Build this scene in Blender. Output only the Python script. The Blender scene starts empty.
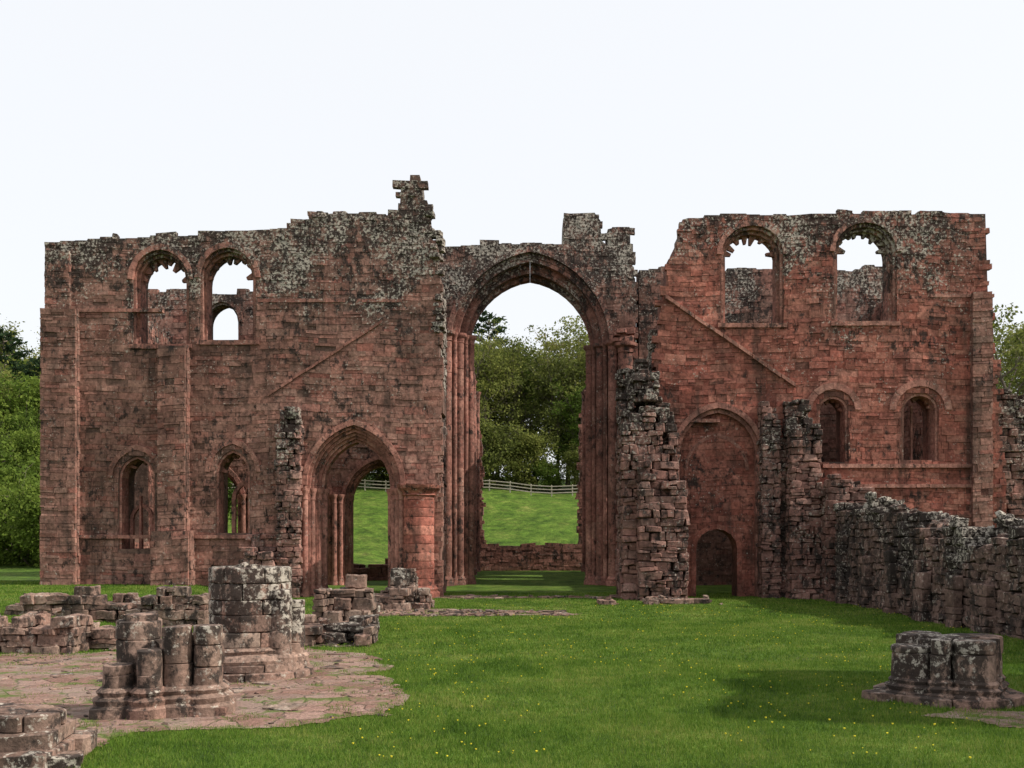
import bpy, math, random
import numpy as np
from mathutils import Vector, noise
from mathutils.geometry import tessellate_polygon
random.seed(7); rng=np.random.default_rng(7)
scene=bpy.context.scene
R=random.uniform
YW=41.0; YE=51.0     # west face / east wall of the transepts (m from viewpoint)
def A(px,py): return ((px-531)*.041, 2.5+(536-py)*.041)
def sm(t): 
    t=np.clip(t,0,1); return t*t*(3-2*t)
def H(x,y):
    x=np.asarray(x,float); y=np.asarray(y,float)
    h=0.5*sm((-x-10)/4)*sm((y-23)/8)
    h=h+7.6*sm((y-76)/36)+6*sm((y-110)/60)
    h=h+3.0*sm((np.abs(x)-35)/60)*sm((y-30)/40)
    h=h+.03*np.sin(x*.9+1)*np.sin(y*.7)
    h=h+.35*np.sin(x*.35+.6)*np.sin(y*.22)*sm((y-76)/14)
    return h
# ---------------- helpers
def link(o,parent=None):
    scene.collection.objects.link(o)
    if parent: o.parent=parent
    return o
def empty(name,loc=(0,0,0)):
    o=bpy.data.objects.new(name,None); o.empty_display_size=.5; return link(o)
class MB:
    def __init__(s,k=4): s.V=[];s.F=[];s.T=[];s.n=0;s.k=k
    def add(s,v,f,t):
        v=np.asarray(v,float); f=np.asarray(f,int)
        s.V.append(v); s.F.append(f+s.n); s.n+=len(v)
        s.T.append(np.full(len(v),t) if np.isscalar(t) else np.asarray(t))
    def mesh(s,name,mat,smooth=False):
        V=np.concatenate(s.V);F=np.concatenate(s.F);T=np.concatenate(s.T)
        me=bpy.data.meshes.new(name)
        me.vertices.add(len(V)); me.vertices.foreach_set('co',V.astype('f').ravel())
        me.loops.add(F.size); me.loops.foreach_set('vertex_index',F.ravel().astype('i'))
        me.polygons.add(len(F)); me.polygons.foreach_set('loop_start',(np.arange(len(F))*s.k).astype('i'))
        try: me.polygons.foreach_set('loop_total',np.full(len(F),s.k,'i'))
        except Exception: pass
        me.update(calc_edges=True)
        a=me.attributes.new('tone','FLOAT','POINT'); a.data.foreach_set('value',T.astype('f'))
        me.materials.append(mat)
        me.polygons.foreach_set('use_smooth',np.full(len(F),bool(smooth)))
        if smooth:
            try: me.set_sharp_from_angle(angle=math.radians(33 if smooth is True else smooth))
            except Exception: pass
        me.validate(); return me
    def obj(s,name,mat,parent=None,smooth=False):
        return link(bpy.data.objects.new(name,s.mesh(name,mat,smooth)),parent)
HF=[[0,1,2,3],[7,6,5,4],[0,4,5,1],[1,5,6,2],[2,6,7,3],[3,7,4,0]]
def hexa(mb,fr,bk,t):   # fr,bk: 4 pts each
    mb.add(list(fr)+list(bk),HF,t)
def grid_cube(c):
    n=len(c);idx={};V=[];F=[]
    def vid(i,j,k):
        if (i,j,k) not in idx: idx[(i,j,k)]=len(V); V.append((c[i],c[j],c[k]))
        return idx[(i,j,k)]
    m=n-1
    for a in range(m):
        for b in range(m):
            F.append([vid(a,b,0),vid(a,b+1,0),vid(a+1,b+1,0),vid(a+1,b,0)])
            F.append([vid(a,b,m),vid(a+1,b,m),vid(a+1,b+1,m),vid(a,b+1,m)])
            F.append([vid(a,0,b),vid(a+1,0,b),vid(a+1,0,b+1),vid(a,0,b+1)])
            F.append([vid(a,m,b),vid(a,m,b+1),vid(a+1,m,b+1),vid(a+1,m,b)])
            F.append([vid(0,a,b),vid(0,a,b+1),vid(0,a+1,b+1),vid(0,a+1,b)])
            F.append([vid(m,a,b),vid(m,a+1,b),vid(m,a+1,b+1),vid(m,a,b+1)])
    return np.array(V),np.array(F)
T4=grid_cube([-.5,-.42,-.14,.14,.42,.5]); T3=grid_cube([-.5,-.4,.4,.5])
def wob(P,amp,fr=6.0):
    out=np.zeros_like(P)
    for _ in range(3):
        K=rng.normal(0,fr,(3,3)); ph=rng.uniform(0,6.3,3)
        out+=np.sin(P@K+ph)
    return P+out*amp/1.7
def block(mb,c,s,rz=0,tone=None,amp=.012,bev=.014,T=T3,tilt=0):
    V,F=T; V=V.copy(); s=np.array(s,float)
    on=(np.abs(V)>.499); cnt=on.sum(1)
    P=V*s
    P-=np.sign(V)*on*(cnt[:,None]>=2)*bev*np.where(cnt[:,None]==3,1.3,.8)
    P=wob(P,amp,5/max(.25,max(s)))
    if tilt: 
        a=R(-tilt,tilt); b=R(-tilt,tilt)
        P[:,2]+=P[:,0]*a+P[:,1]*b
    cz,sz=math.cos(rz),math.sin(rz)
    P=np.stack([P[:,0]*cz-P[:,1]*sz,P[:,0]*sz+P[:,1]*cz,P[:,2]],1)+np.array(c)
    mb.add(P,F,R(.12,1) if tone is None else tone)
def sector(mb,cx,cy,r0,r1,a0,a1,z0,z1,tone=None,amp=.008,bev=.01):
    V,F=T4; V=V.copy(); on=(np.abs(V)>.499);cnt=on.sum(1)
    s=np.array([(a1-a0)*r1,r1-r0,z1-z0]); P=V*s
    P-=np.sign(V)*on*(cnt[:,None]>=2)*bev
    P=wob(P,amp,7)
    an=(a0+a1)/2+P[:,0]/r1; rr=(r0+r1)/2+P[:,1]; zz=(z0+z1)/2+P[:,2]
    mb.add(np.stack([cx+np.cos(an)*rr,cy+np.sin(an)*rr,zz],1),F[:,::-1],R(.12,1) if tone is None else tone)
def lathe(mb,cx,cy,prof,n=28,tone=None,amp=.008,cap=True):
    prof=list(prof)
    if cap:
        r,z=prof[-1]; prof+= [(r*.6,z+R(-.01,.01)),(.004,z)]
    V=[];k=len(prof)
    an=np.arange(n)/n*2*math.pi
    for r,z in prof:
        V.append(np.stack([cx+np.cos(an)*r,cy+np.sin(an)*r,np.full(n,z)],1))
    V=wob(np.concatenate(V),amp,7)
    F=[[i*n+j,i*n+(j+1)%n,(i+1)*n+(j+1)%n,(i+1)*n+j] for i in range(k-1) for j in range(n)]
    mb.add(V,F,R(.12,1) if tone is None else tone)
def shaft(mb,cx,cy,z0,z1,r,ch=.32,n=24,amp=.008,tonef=None,jit=.008):
    z=z0
    while z<z1-.02:
        h=min(ch*R(.8,1.25),z1-z)
        if z1-z-h<.1: h=z1-z
        g=min(.02,r*.07)
        lathe(mb,cx+R(-jit,jit),cy+R(-jit,jit),[(r-g*1.6,z),(r-g*.3,z+g*.7),(r,z+h*.25),(r+R(-.004,.004),z+h*.7),(r-g*.3,z+h-g*.7),(r-g*1.6,z+h)],n,tonef,amp)
        z+=h
def inside(poly,u,z):
    c=False;j=len(poly)-1
    for i in range(len(poly)):
        a=poly[i];b=poly[j]
        if (a[1]>z)!=(b[1]>z) and u<(b[0]-a[0])*(z-a[1])/(b[1]-a[1])+a[0]: c=not c
        j=i
    return c
def archpath(xc,w,zs,za,zb,nj,na):
    h=za-zs; pts=[]
    L=[(-w,zb+(zs-zb)*i/nj) for i in range(nj)]
    if h>=w:
        r=(w*w+h*h)/(2*w); cx=-w+r; th=math.atan2(h,-cx)
        arc=[(cx+r*math.cos(math.pi+(th-math.pi)*i/na),zs+r*math.sin(math.pi+(th-math.pi)*i/na)) for i in range(na+1)]
    else: arc=[(-w*math.cos(math.pi/2*i/na),zs+h*math.sin(math.pi/2*i/na)) for i in range(na+1)]
    left=L+arc
    right=[(-x,z) for x,z in left[-2::-1]]
    return [(xc+x,z) for x,z in left+right]
def hole(xc,w,zs,za,zb): return archpath(xc,w,zs,za,zb,1,8)
def band(mb,place,xc,wo,ao,wi,ai,zs,zb,df,db,step=.32,jamb=True,tone=None):
    nj=max(1,int((zs-zb)/step)) if jamb else 1
    na=max(4,int(1.3*wo/step))
    O=archpath(xc,wo,zs,ao,zb,nj,na); I=archpath(xc,wi,zs,ai,zb,nj,na)
    if not jamb: O=O[1:-1];I=I[1:-1]
    for i in range(len(O)-1):
        q=[O[i],O[i+1],I[i+1],I[i]]
        c=(sum(p[0] for p in q)/4,sum(p[1] for p in q)/4)
        q=[(c[0]+(p[0]-c[0])*.985+R(-.003,.003),c[1]+(p[1]-c[1])*.975) for p in q]
        d=df+R(-.006,.008)
        hexa(mb,[place(u,z,d) for u,z in q],[place(u,z,db) for u,z in q],R(.12,1) if tone is None else tone*R(.8,1.2))
def face_x(Y): return lambda u,z,d:(u,Y-d,z)
def face_px(X): return lambda u,z,d:(X+d,u,z)
def face_nx(X): return lambda u,z,d:(X-d,u,z)
def core(name,outline,holes,place,thick,mat,parent):
    loops=[outline]+holes
    tr=tessellate_polygon([[Vector((p[0],p[1],0)) for p in l] for l in loops])
    pts=[p for l in loops for p in l]; n=len(pts)
    V=[place(u,z,0) for u,z in pts]+[place(u,z,-thick) for u,z in pts]
    F=[list(t) for t in tr]+[[a+n for a in t[::-1]] for t in tr]
    o=0
    for l in loops:
        m=len(l)
        for i in range(m):
            a=o+i;b=o+(i+1)%m; F.append([a,b,b+n,a+n])
        o+=m
    me=bpy.data.meshes.new(name); me.from_pydata(V,[],F); me.materials.append(mat)
    import bmesh
    bm=bmesh.new();bm.from_mesh(me);bmesh.ops.recalc_face_normals(bm,faces=bm.faces);bm.to_mesh(me);bm.free()
    me.polygons.foreach_set('use_smooth',np.zeros(len(me.polygons),bool))
    a=me.attributes.new('tone','FLOAT','POINT'); a.data.foreach_set('value',np.full(len(me.vertices),.04,'f'))
    return link(bpy.data.objects.new(name,me),parent)
def veneer(mb,outline,holes,place,ch=(.16,.32),bw=(.25,.75),thick=.25,out=(.0,.04),zmin=None,tb=0):
    us=[p[0] for p in outline]; zs=[p[1] for p in outline]
    u0,u1=min(us),max(us); z=max(min(zs),-.4) if zmin is None else zmin
    bb=[(min(p[0] for p in h),max(p[0] for p in h),min(p[1] for p in h),max(p[1] for p in h)) for h in holes]
    def hit(a,b,c,d):
        for h,q in zip(holes,bb):
            if b<q[0] or a>q[1] or d<q[2] or c>q[3]: continue
            for fu in (0,.5,1):
                for fz in (0,.5,1):
                    if inside(h,a+(b-a)*fu,c+(d-c)*fz): return True
        return False
    wv=lambda u:.06*math.sin(u*.55+1)+.035*math.sin(u*1.7)
    def put(a,b,c,d,t,dep=0):
        if not inside(outline,(a+b)/2,(c+d)/2): return
        if hit(a,b,c+wv(a),d+wv(b)):
            if dep<3: m=(a+b)/2; put(a,m,c,d,t,dep+1); put(m,b,c,d,t,dep+1)
            return
        if dep==0 and d-c>.2 and random.random()<.25:
            k=c+(d-c)*R(.4,.6); put(a,b,c,k,t,5); put(a,b,k,d,min(1,max(.1,t+R(-.4,.4))),5); return
        g=.005; e=R(*out) if random.random()>.06 else R(-.06,.06)
        wa,wb_=wv(a),wv(b); q=[(a+g,c+g+wa),(b-g,c+g+wb_),(b-g,d-g+wb_),(a+g,d-g+wa)]
        q=[(u+R(-.013,.013),zz+R(-.013,.013)) for u,zz in q]
        tx=R(-.01,.01);tz=R(-.01,.01); sg=((-1,-1),(1,-1),(1,1),(-1,1))
        fr=[place(u,zz,.01+e+tx*s1+tz*s2) for (u,zz),(s1,s2) in zip(q,sg)]
        hexa(mb,fr,[place(u,zz,-thick) for u,zz in q],t)
    ztop=max(zs)
    while z<ztop:
        h=R(*ch); u=u0-R(0,.4)
        rowt=R(-.1,.1)
        wm=R(.7,1.25)
        while u<u1:
            w=R(*bw)*(1.2 if h>.26 else .85)*wm
            a=max(u,u0); b=min(u+w,u1)
            if b-a>.08: put(a,b,z,z+h,min(1,max(.1,R(.1,1)+rowt+tb)))
            u+=w
        z+=h
def ragged(pts,amp=.16,step=.5):
    out=[]
    for (a,b) in zip(pts[:-1],pts[1:]):
        L=math.hypot(b[0]-a[0],b[1]-a[1]); n=max(1,int(L/step))
        for i in range(n):
            t=i/n
            j=R(-amp,amp)
            if abs(b[0]-a[0])>abs(b[1]-a[1]):
                out.append((a[0]+(b[0]-a[0])*(t+.02/n),a[1]+(b[1]-a[1])*t+j)); out.append((a[0]+(b[0]-a[0])*(t+.96/n),a[1]+(b[1]-a[1])*t+j))
            else:
                out.append((a[0]+(b[0]-a[0])*t+j,a[1]+(b[1]-a[1])*(t+.02/n))); out.append((a[0]+(b[0]-a[0])*t+j,a[1]+(b[1]-a[1])*(t+.96/n)))
    return out
# ---------------- materials
def newmat(name):
    m=bpy.data.materials.new(name); m.use_nodes=True; nt=m.node_tree
    bs=nt.nodes['Principled BSDF']; bs.inputs['Roughness'].default_value=.92
    try: bs.inputs['Specular IOR Level'].default_value=.2
    except Exception: pass
    return m,nt,bs
class N:
    def __init__(s,nt): s.nt=nt
    def n(s,t,**k):
        x=s.nt.nodes.new(t)
        for a,b in k.items(): setattr(x,a,b)
        return x
    def l(s,a,b): s.nt.links.new(a,b)
    def pos(s): return s.n('ShaderNodeNewGeometry').outputs['Position']
    def noise(s,v,sc,det=4,ro=.55,scale3=None):
        if scale3:
            mp=s.n('ShaderNodeMapping'); mp.inputs['Scale'].default_value=scale3; s.l(v,mp.inputs['Vector']); v=mp.outputs[0]
        x=s.n('ShaderNodeTexNoise'); x.inputs['Scale'].default_value=sc; x.inputs['Detail'].default_value=det; x.inputs['Roughness'].default_value=ro
        s.l(v,x.inputs['Vector']); return x.outputs['Fac']
    def ramp(s,f,stops):
        x=s.n('ShaderNodeValToRGB'); e=x.color_ramp.elements
        while len(e)<len(stops): e.new(.5)
        for i,(p,c) in enumerate(stops):
            e[i].position=p; e[i].color=(c,c,c,1) if np.isscalar(c) else (*c,1)
        s.l(f,x.inputs[0]); return x.outputs[0]
    def mr(s,f,a,b,c=0,d=1):
        x=s.n('ShaderNodeMapRange'); x.inputs[1].default_value=a;x.inputs[2].default_value=b;x.inputs[3].default_value=c;x.inputs[4].default_value=d
        s.l(f,x.inputs[0]); return x.outputs[0]
    def m(s,op,a,b,clamp=False):
        x=s.n('ShaderNodeMath',operation=op); x.use_clamp=clamp
        for i,v in enumerate((a,b)):
            if isinstance(v,(int,float)): x.inputs[i].default_value=v
            else: s.l(v,x.inputs[i])
        return x.outputs[0]
    def mix(s,f,a,b,bt='MIX'):
        x=s.n('ShaderNodeMixRGB',blend_type=bt)
        for i,v in enumerate((f,a,b)):
            if isinstance(v,(int,float)): x.inputs[i].default_value=v
            elif isinstance(v,tuple): x.inputs[i].default_value=(*v,1)
            else: s.l(v,x.inputs[i])
        return x.outputs[0]
    def attr(s,nm='tone'):
        x=s.n('ShaderNodeAttribute'); x.attribute_name=nm; return x.outputs['Fac']
    def bump(s,h,bs,st=.6,dist=.03):
        x=s.n('ShaderNodeBump'); x.inputs['Strength'].default_value=st; x.inputs['Distance'].default_value=dist
        s.l(h,x.inputs['Height']); s.l(x.outputs[0],bs.inputs['Normal'])
def stone(name,pal,z0,z1,lich=.0,soot=.0,bumpd=.03,fine=7,k=1.0):
    m,nt,bs=newmat(name); g=N(nt); P=g.pos(); t=g.attr()
    pal=[tuple(v*k for v in c) for c in pal]
    st=[(0,(.075,.052,.042))]+[(.08+.9*i/(len(pal)-1),c) for i,c in enumerate(pal)]
    col=g.ramp(t,st)
    big=g.noise(P,.16,3); mid=g.noise(P,1.1,6,.6); fi=g.noise(P,fine,7,.68)
    pk=g.mr(g.noise(P,.3,4,.6),.42,.62,0,.5); pk.node.clamp=True
    avg=tuple(sum(c[i] for c in pal)/len(pal) for i in range(3))
    col=g.mix(pk,col,(avg[0]*1.1,avg[1]*1.15,avg[2]*1.15))
    col=g.mix(1,col,g.ramp(big,[(.3,.62),(.7,1.35)]),'MULTIPLY')
    col=g.mix(.9,col,g.ramp(mid,[(.28,.45),(.5,1.05),(.75,1.6)]),'MULTIPLY')
    col=g.mix(.85,col,g.ramp(fi,[(.3,.4),(.5,1.0),(.72,1.7)]),'MULTIPLY')
    sep=g.n('ShaderNodeSeparateXYZ'); g.l(P,sep.inputs[0])
    z=g.m('ADD',sep.outputs[2],g.mr(g.noise(P,.35,4),.3,.7,-2.8,2.8))
    top=g.mr(z,z0,z1,0,1)
    top.node.clamp=True
    gm=g.m('MULTIPLY',g.m('ADD',g.m('MULTIPLY',top,.55),lich*.5),g.mr(mid,.3,.62,.25,1),True)
    col=g.mix(gm,col,g.mix(.5,(.13,.105,.085),col))
    # dark run-off streaks below ledges and tops
    st_=g.mr(g.noise(P,2.2,5,.6,(1,1,.09)),.50,.64,0,.7); st_.node.clamp=True
    col=g.mix(g.m('MULTIPLY',st_,g.mr(g.noise(P,.5,3),.4,.6,.2,1)),col,(.045,.032,.026))
    s1=g.noise(P,3.2,8,.74,(1,1,.7))
    s2=g.noise(P,.42,4,.6)
    sm_=g.mr(g.m('ADD',s1,g.m('ADD',g.m('MULTIPLY',top,.14),g.m('ADD',soot*.14,g.mr(s2,.35,.65,-.06,.07)))),.57,.65,0,.88); sm_.node.clamp=True
    col=g.mix(sm_,col,(.024,.02,.018))
    l1=g.noise(P,9,6,.75); l2=g.noise(P,.8,3)
    lm=g.m('ADD',l1,g.m('ADD',g.m('MULTIPLY',top,.10),g.m('ADD',g.mr(l2,.3,.7,-.05,.06),lich*.08)))
    lm=g.mr(lm,.62,.69,0,.8); lm.node.clamp=True
    col=g.mix(lm,col,(.48,.43,.365))
    g.l(col,bs.inputs['Base Color'])
    h=g.m('ADD',g.m('MULTIPLY',fi,1.0),g.m('MULTIPLY',g.noise(P,fine*3.2,4,.6),.4))
    h=g.m('ADD',h,g.m('MULTIPLY',mid,1.2))
    g.bump(h,bs,.8,bumpd)
    return m
RED=[(.19,.062,.045),(.34,.108,.078),(.27,.096,.07),(.39,.14,.1),(.28,.122,.09),(.44,.185,.135),(.24,.082,.062)]
BRN=[(.19,.105,.08),(.29,.145,.112),(.33,.18,.137),(.24,.12,.095),(.36,.165,.125),(.27,.16,.125),(.31,.125,.095)]
GRY=[(.17,.105,.083),(.25,.155,.12),(.3,.2,.155),(.21,.135,.108),(.29,.16,.122),(.35,.255,.2)]
M_red=stone('red_sandstone',RED,11.6,14.6,.0,.05,k=.76)
M_brn=stone('weathered_sandstone',BRN,11.4,14.4,.04,.12,k=.74)
M_mould=stone('moulded_sandstone',[(.26,.12,.09),(.38,.175,.135),(.32,.135,.105),(.42,.215,.165)],13.0,16,.05,.12,k=.74)
M_dark=stone('lichened_sandstone',[(.15,.085,.07),(.27,.135,.108),(.21,.1,.08),(.32,.185,.15)],6,10,.35,.5,k=.85)
M_far=stone('crossing_sandstone',BRN,13.2,16.2,.1,.22,k=.75)
M_inner=stone('presbytery_sandstone',[(.2,.095,.073),(.3,.13,.1),(.25,.112,.087),(.35,.17,.13)],13,16,.08,.3,k=.8)
M_near=stone('near_sandstone',GRY,.5,2.8,.3,.4,.022,14,k=.85)
M_rub=stone('rubble_sandstone',[(.12,.075,.06),(.19,.115,.093),(.22,.14,.115),(.15,.092,.075)],2.0,4.5,.3,.7,.03,9,k=.8)
def grassmat(name,blade):
    m,nt,bs=newmat(name); g=N(nt); P=g.pos()
    a=g.noise(P,.45,5,.65); b=g.noise(P,3.5,4,.6); c=g.noise(P,30,3,.6)
    f=g.m('ADD',g.m('MULTIPLY',a,.6),g.m('ADD',g.m('MULTIPLY',b,.35),g.m('MULTIPLY',g.attr() if blade else c,.3)))
    f=g.m('SUBTRACT',f,.075)
    k=.78 if blade else .66
    col=g.ramp(f,[(p,tuple(v*k for v in c_)) for p,c_ in [(.34,(.045,.1,.012)),(.48,(.105,.205,.02)),(.6,(.18,.295,.037)),(.74,(.33,.35,.09))]])
    if not blade:
        col=g.mix(.6,col,g.ramp(c,[(.3,.5),(.7,1.3)]),'MULTIPLY')
        w2=g.noise(P,1.2,5,.65)
        col=g.mix(.8,col,g.ramp(w2,[(.35,.45),(.65,1.35)]),'MULTIPLY')
        g.bump(g.m('ADD',c,g.m('MULTIPLY',w2,4.)),bs,1.,.1)
    g.l(col,bs.inputs['Base Color'])
    if blade:
        tr=g.n('ShaderNodeBsdfTranslucent'); g.l(col,tr.inputs[0])
        mx=g.n('ShaderNodeMixShader'); mx.inputs[0].default_value=.35
        out=nt.nodes['Material Output']; g.l(bs.outputs[0],mx.inputs[1]); g.l(tr.outputs[0],mx.inputs[2]); g.l(mx.outputs[0],out.inputs[0])
    return m
M_ground=grassmat('grass_ground',False); M_blade=grassmat('grass_blades',True)
def leafmat(name,stops):
    m,nt,bs=newmat(name); g=N(nt)
    oi=g.n('ShaderNodeObjectInfo').outputs['Random']
    f=g.m('ADD',g.m('MULTIPLY',g.attr(),.7),g.m('MULTIPLY',oi,.3))
    col=g.ramp(f,stops)
    g.l(col,bs.inputs['Base Color'])
    tr=g.n('ShaderNodeBsdfTranslucent'); g.l(col,tr.inputs[0])
    mx=g.n('ShaderNodeMixShader'); mx.inputs[0].default_value=.42
    out=nt.nodes['Material Output']; g.l(bs.outputs[0],mx.inputs[1]); g.l(tr.outputs[0],mx.inputs[2]); g.l(mx.outputs[0],out.inputs[0])
    return m
M_leaf=leafmat('spring_leaves',[(.05,(.05,.06,.02)),(.4,(.13,.155,.035)),(.7,(.24,.25,.06)),(.95,(.32,.27,.12))])
M_leafg=leafmat('green_leaves',[(.05,(.035,.06,.012)),(.5,(.1,.155,.022)),(.95,(.22,.28,.05))])
M_pine=leafmat('conifer_needles',[(.05,(.012,.024,.01)),(.5,(.025,.048,.018)),(.95,(.045,.075,.03))])
M_bark,nt,bs=newmat('bark'); g=N(nt); P=g.pos(); n_=g.noise(P,3,5); g.l(g.ramp(n_,[(.3,(.09,.07,.055)),(.7,(.22,.18,.145))]),bs.inputs['Base Color'])
M_pave,nt,bs=newmat('worn_paving'); g=N(nt); P=g.pos()
vo=g.n('ShaderNodeTexVoronoi'); vo.feature='DISTANCE_TO_EDGE'; vo.inputs['Scale'].default_value=2.1
wp=g.n('ShaderNodeVectorMath',operation='ADD'); g.l(P,wp.inputs[0])
nz=g.n('ShaderNodeTexNoise'); nz.inputs['Scale'].default_value=2.5; g.l(P,nz.inputs['Vector']); sc=g.n('ShaderNodeVectorMath',operation='SCALE'); sc.inputs['Scale'].default_value=.35; g.l(nz.outputs['Color'],sc.inputs[0]); g.l(sc.outputs[0],wp.inputs[1]); g.l(wp.outputs[0],vo.inputs['Vector'])
vc=g.n('ShaderNodeTexVoronoi'); vc.inputs['Scale'].default_value=2.1; g.l(wp.outputs[0],vc.inputs['Vector'])
sv=g.n('ShaderNodeSeparateXYZ'); g.l(vc.outputs['Color'],sv.inputs[0])
col=g.ramp(sv.outputs[0],[(0,(.15,.085,.065)),(.5,(.22,.125,.097)),(1,(.27,.17,.137))])
n1=g.noise(P,2.2,7,.65); n2=g.noise(P,22,4,.7); n3=g.noise(P,.9,6,.65)
col=g.mix(1,col,g.ramp(n2,[(.3,.5),(.5,1),(.7,1.6)]),'MULTIPLY')
joint=g.mr(vo.outputs['Distance'],.0,.06,.75,0); joint.node.clamp=True
col=g.mix(g.m('MULTIPLY',joint,g.mr(n1,.4,.6,.3,1)),col,(.06,.05,.03))
pb=g.mr(n3,.45,.6,0,.65); pb.node.clamp=True
col=g.mix(pb,col,g.mix(n2,(.15,.105,.085),(.36,.28,.235)))
mo=g.mr(g.m('ADD',g.noise(P,1.5,7,.7),g.m('MULTIPLY',joint,.08)),.53,.61,0,.9); mo.node.clamp=True
col=g.mix(mo,col,g.mix(n2,(.055,.085,.014),(.12,.16,.035)))
g.l(col,bs.inputs['Base Color'])
g.bump(g.m('ADD',g.m('MULTIPLY',n2,.8),g.m('SUBTRACT',n1,joint)),bs,.9,.03)
def plain(name,c,r=.8):
    m,nt,bs=newmat(name); g=N(nt); n_=g.noise(g.pos(),6,4); g.l(g.mix(.5,c,g.ramp(n_,[(.3,.5),(.7,1.3)]),'MULTIPLY'),bs.inputs['Base Color']); bs.inputs['Roughness'].default_value=r; return m
M_wood=plain('fence_timber',(.42,.37,.29)); M_flower=plain('dandelion_yellow',(.75,.62,.04)); M_sign=plain('sign_dark',(.03,.05,.05),.5)

# ---------------- ground
xs=np.concatenate([np.linspace(-900,-60,22)[:-1],np.linspace(-60,60,161)[:-1],np.linspace(60,900,22)])
ys=np.concatenate([np.linspace(-200,0,8)[:-1],np.linspace(0,140,187)[:-1],np.linspace(140,1500,26)])
X,Y=np.meshgrid(xs,ys); Z=H(X,Y); nx=len(xs); ny=len(ys)
mb=MB(); ii,jj=np.meshgrid(np.arange(nx-1),np.arange(ny-1)); b0=(jj*nx+ii).ravel()
mb.add(np.stack([X.ravel(),Y.ravel(),Z.ravel()],1),np.stack([b0,b0+1,b0+nx+1,b0+nx],1),0.5)
mb.obj('ground',M_ground,smooth=89)
PAV=[(-14,9),(-14,21.4),(-11.15,21.2),(-8,21.8),(-5.3,22.4),(-2.9,20.6),(-2.76,18.9),(-3.3,17.9),(-2.3,17.3),(-1.9,15.2),(-2.0,13.7),(-3.1,13.3),(-3.9,13.1),(-4.9,12.7),(-5.1,11.6),(-5.9,10.3),(-6.2,9)]
PATCH=[(5.3,13.9),(6.2,14.3),(8.8,14.4),(9.2,12.9),(7.2,12.5),(6.4,12.9),(5.8,13.4)]
STRIP=[(-5.4,33.2),(-3,33.8),(0,32.9),(1.6,32.4),(1.5,31.2),(-.5,31.4),(-2.8,31.0),(-5.0,31.5)]
STRIP2=[(-5,41.5),(4,41.3),(5,39.8),(2,40.2),(-1,39.9),(-4.8,40.3)]
def fuzz(poly,amp,step=.12):
    out=[];m=len(poly)
    for i in range(m):
        a=poly[i];b=poly[(i+1)%m];L=math.hypot(b[0]-a[0],b[1]-a[1]);n=max(1,int(L/step))
        for k in range(n):
            x=a[0]+(b[0]-a[0])*k/n;y=a[1]+(b[1]-a[1])*k/n
            v=noise.noise_vector(Vector((x*.9,y*.9,3)))+.45*noise.noise_vector(Vector((x*3,y*3,9)))
            out.append((x+v.x*amp,y+v.y*amp))
    return out
sheets=[]
def pip(poly,x,y):
    c=np.zeros(len(x),bool);j=len(poly)-1
    for i in range(len(poly)):
        a=poly[i];b=poly[j]
        if a[1]!=b[1]:
            t=((a[1]>y)!=(b[1]>y))&(x<(b[0]-a[0])*(y-a[1])/(b[1]-a[1])+a[0]); c^=t
        j=i
    return c
def sheet(name,poly,amp):
    p=fuzz(poly,amp); sheets.append(p)
    x0=min(a for a,b in p);x1=max(a for a,b in p);y0=min(b for a,b in p);y1=max(b for a,b in p); st=.06
    gx=np.arange(x0,x1+st,st);gy=np.arange(y0,y1+st,st); GX,GY=np.meshgrid(gx,gy)
    ins=pip(p,(GX+st/2).ravel(),(GY+st/2).ravel()).reshape(GX.shape)[:-1,:-1]
    jj,ii=np.nonzero(ins); n=len(gx); b0=jj*n+ii
    F=np.stack([b0,b0+1,b0+n+1,b0+n],1); used,inv=np.unique(F,return_inverse=True)
    V=np.stack([GX.ravel(),GY.ravel(),H(GX,GY).ravel()+.014],1)[used]
    V[:,:2]+=rng.normal(0,.01,(len(V),2))
    mb=MB(); mb.add(V,inv.reshape(-1,4),.5); mb.obj(name,M_pave,None,89)
sheet('stone_paving',PAV,.45); sheet('worn_path',PATCH,.35); sheet('worn_path',STRIP,.5); sheet('worn_path',STRIP2,.4)
# grass blades
bx=[];by=[];bw=[]
for (ya,yb,dens,w) in [(9.8,14,2600,.009),(14,20,1600,.012),(20,30,650,.02),(30,44,260,.03)]:
    xa,xb=-.56*yb,.53*yb; n=int((yb-ya)*(xb-xa)*dens)
    x=rng.uniform(xa,xb,n);y=rng.uniform(ya,yb,n)
    k=(x>-.55*y-1)&(x<.5*y+1); x=x[k];y=y[k]
    bx.append(x);by.append(y);bw.append(np.full(len(x),w))
x=np.concatenate(bx);y=np.concatenate(by);w=np.concatenate(bw)
keep=np.ones(len(x),bool)
cn=np.sin(x*2.3+1.7*np.sin(y*1.9))*np.sin(y*2.7+1.3*np.sin(x*2.1))+.6*np.sin(x*7+2*np.sin(y*5))*np.sin(y*8+1)
for p in sheets:
    ins=pip(p,x,y); pin=pip([(a*.95+ -6.5*.05,b*.95+16*.05) for a,b in p],x,y) if p is sheets[0] else np.zeros(len(x),bool)
    pr=np.where(cn>.8,.6,.015); pr=np.where(ins&~pin,np.where(cn>-.1,.8,.25),pr)
    keep&=~(ins&(rng.random(len(x))>pr))
x=x[keep];y=y[keep];w=w[keep];n=len(x)
z=H(x,y)-.005; an=rng.uniform(0,6.28,n); 
cl=.6+.5*np.sin(x*1.7+np.sin(y*1.3)*2)*np.sin(y*1.9+1)
h=rng.uniform(.02,.055,n)*(1+.35*cl)*np.where(rng.random(n)<.03,1.9,1); lx=rng.normal(0,.018,n);ly=rng.normal(0,.018,n)
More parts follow.
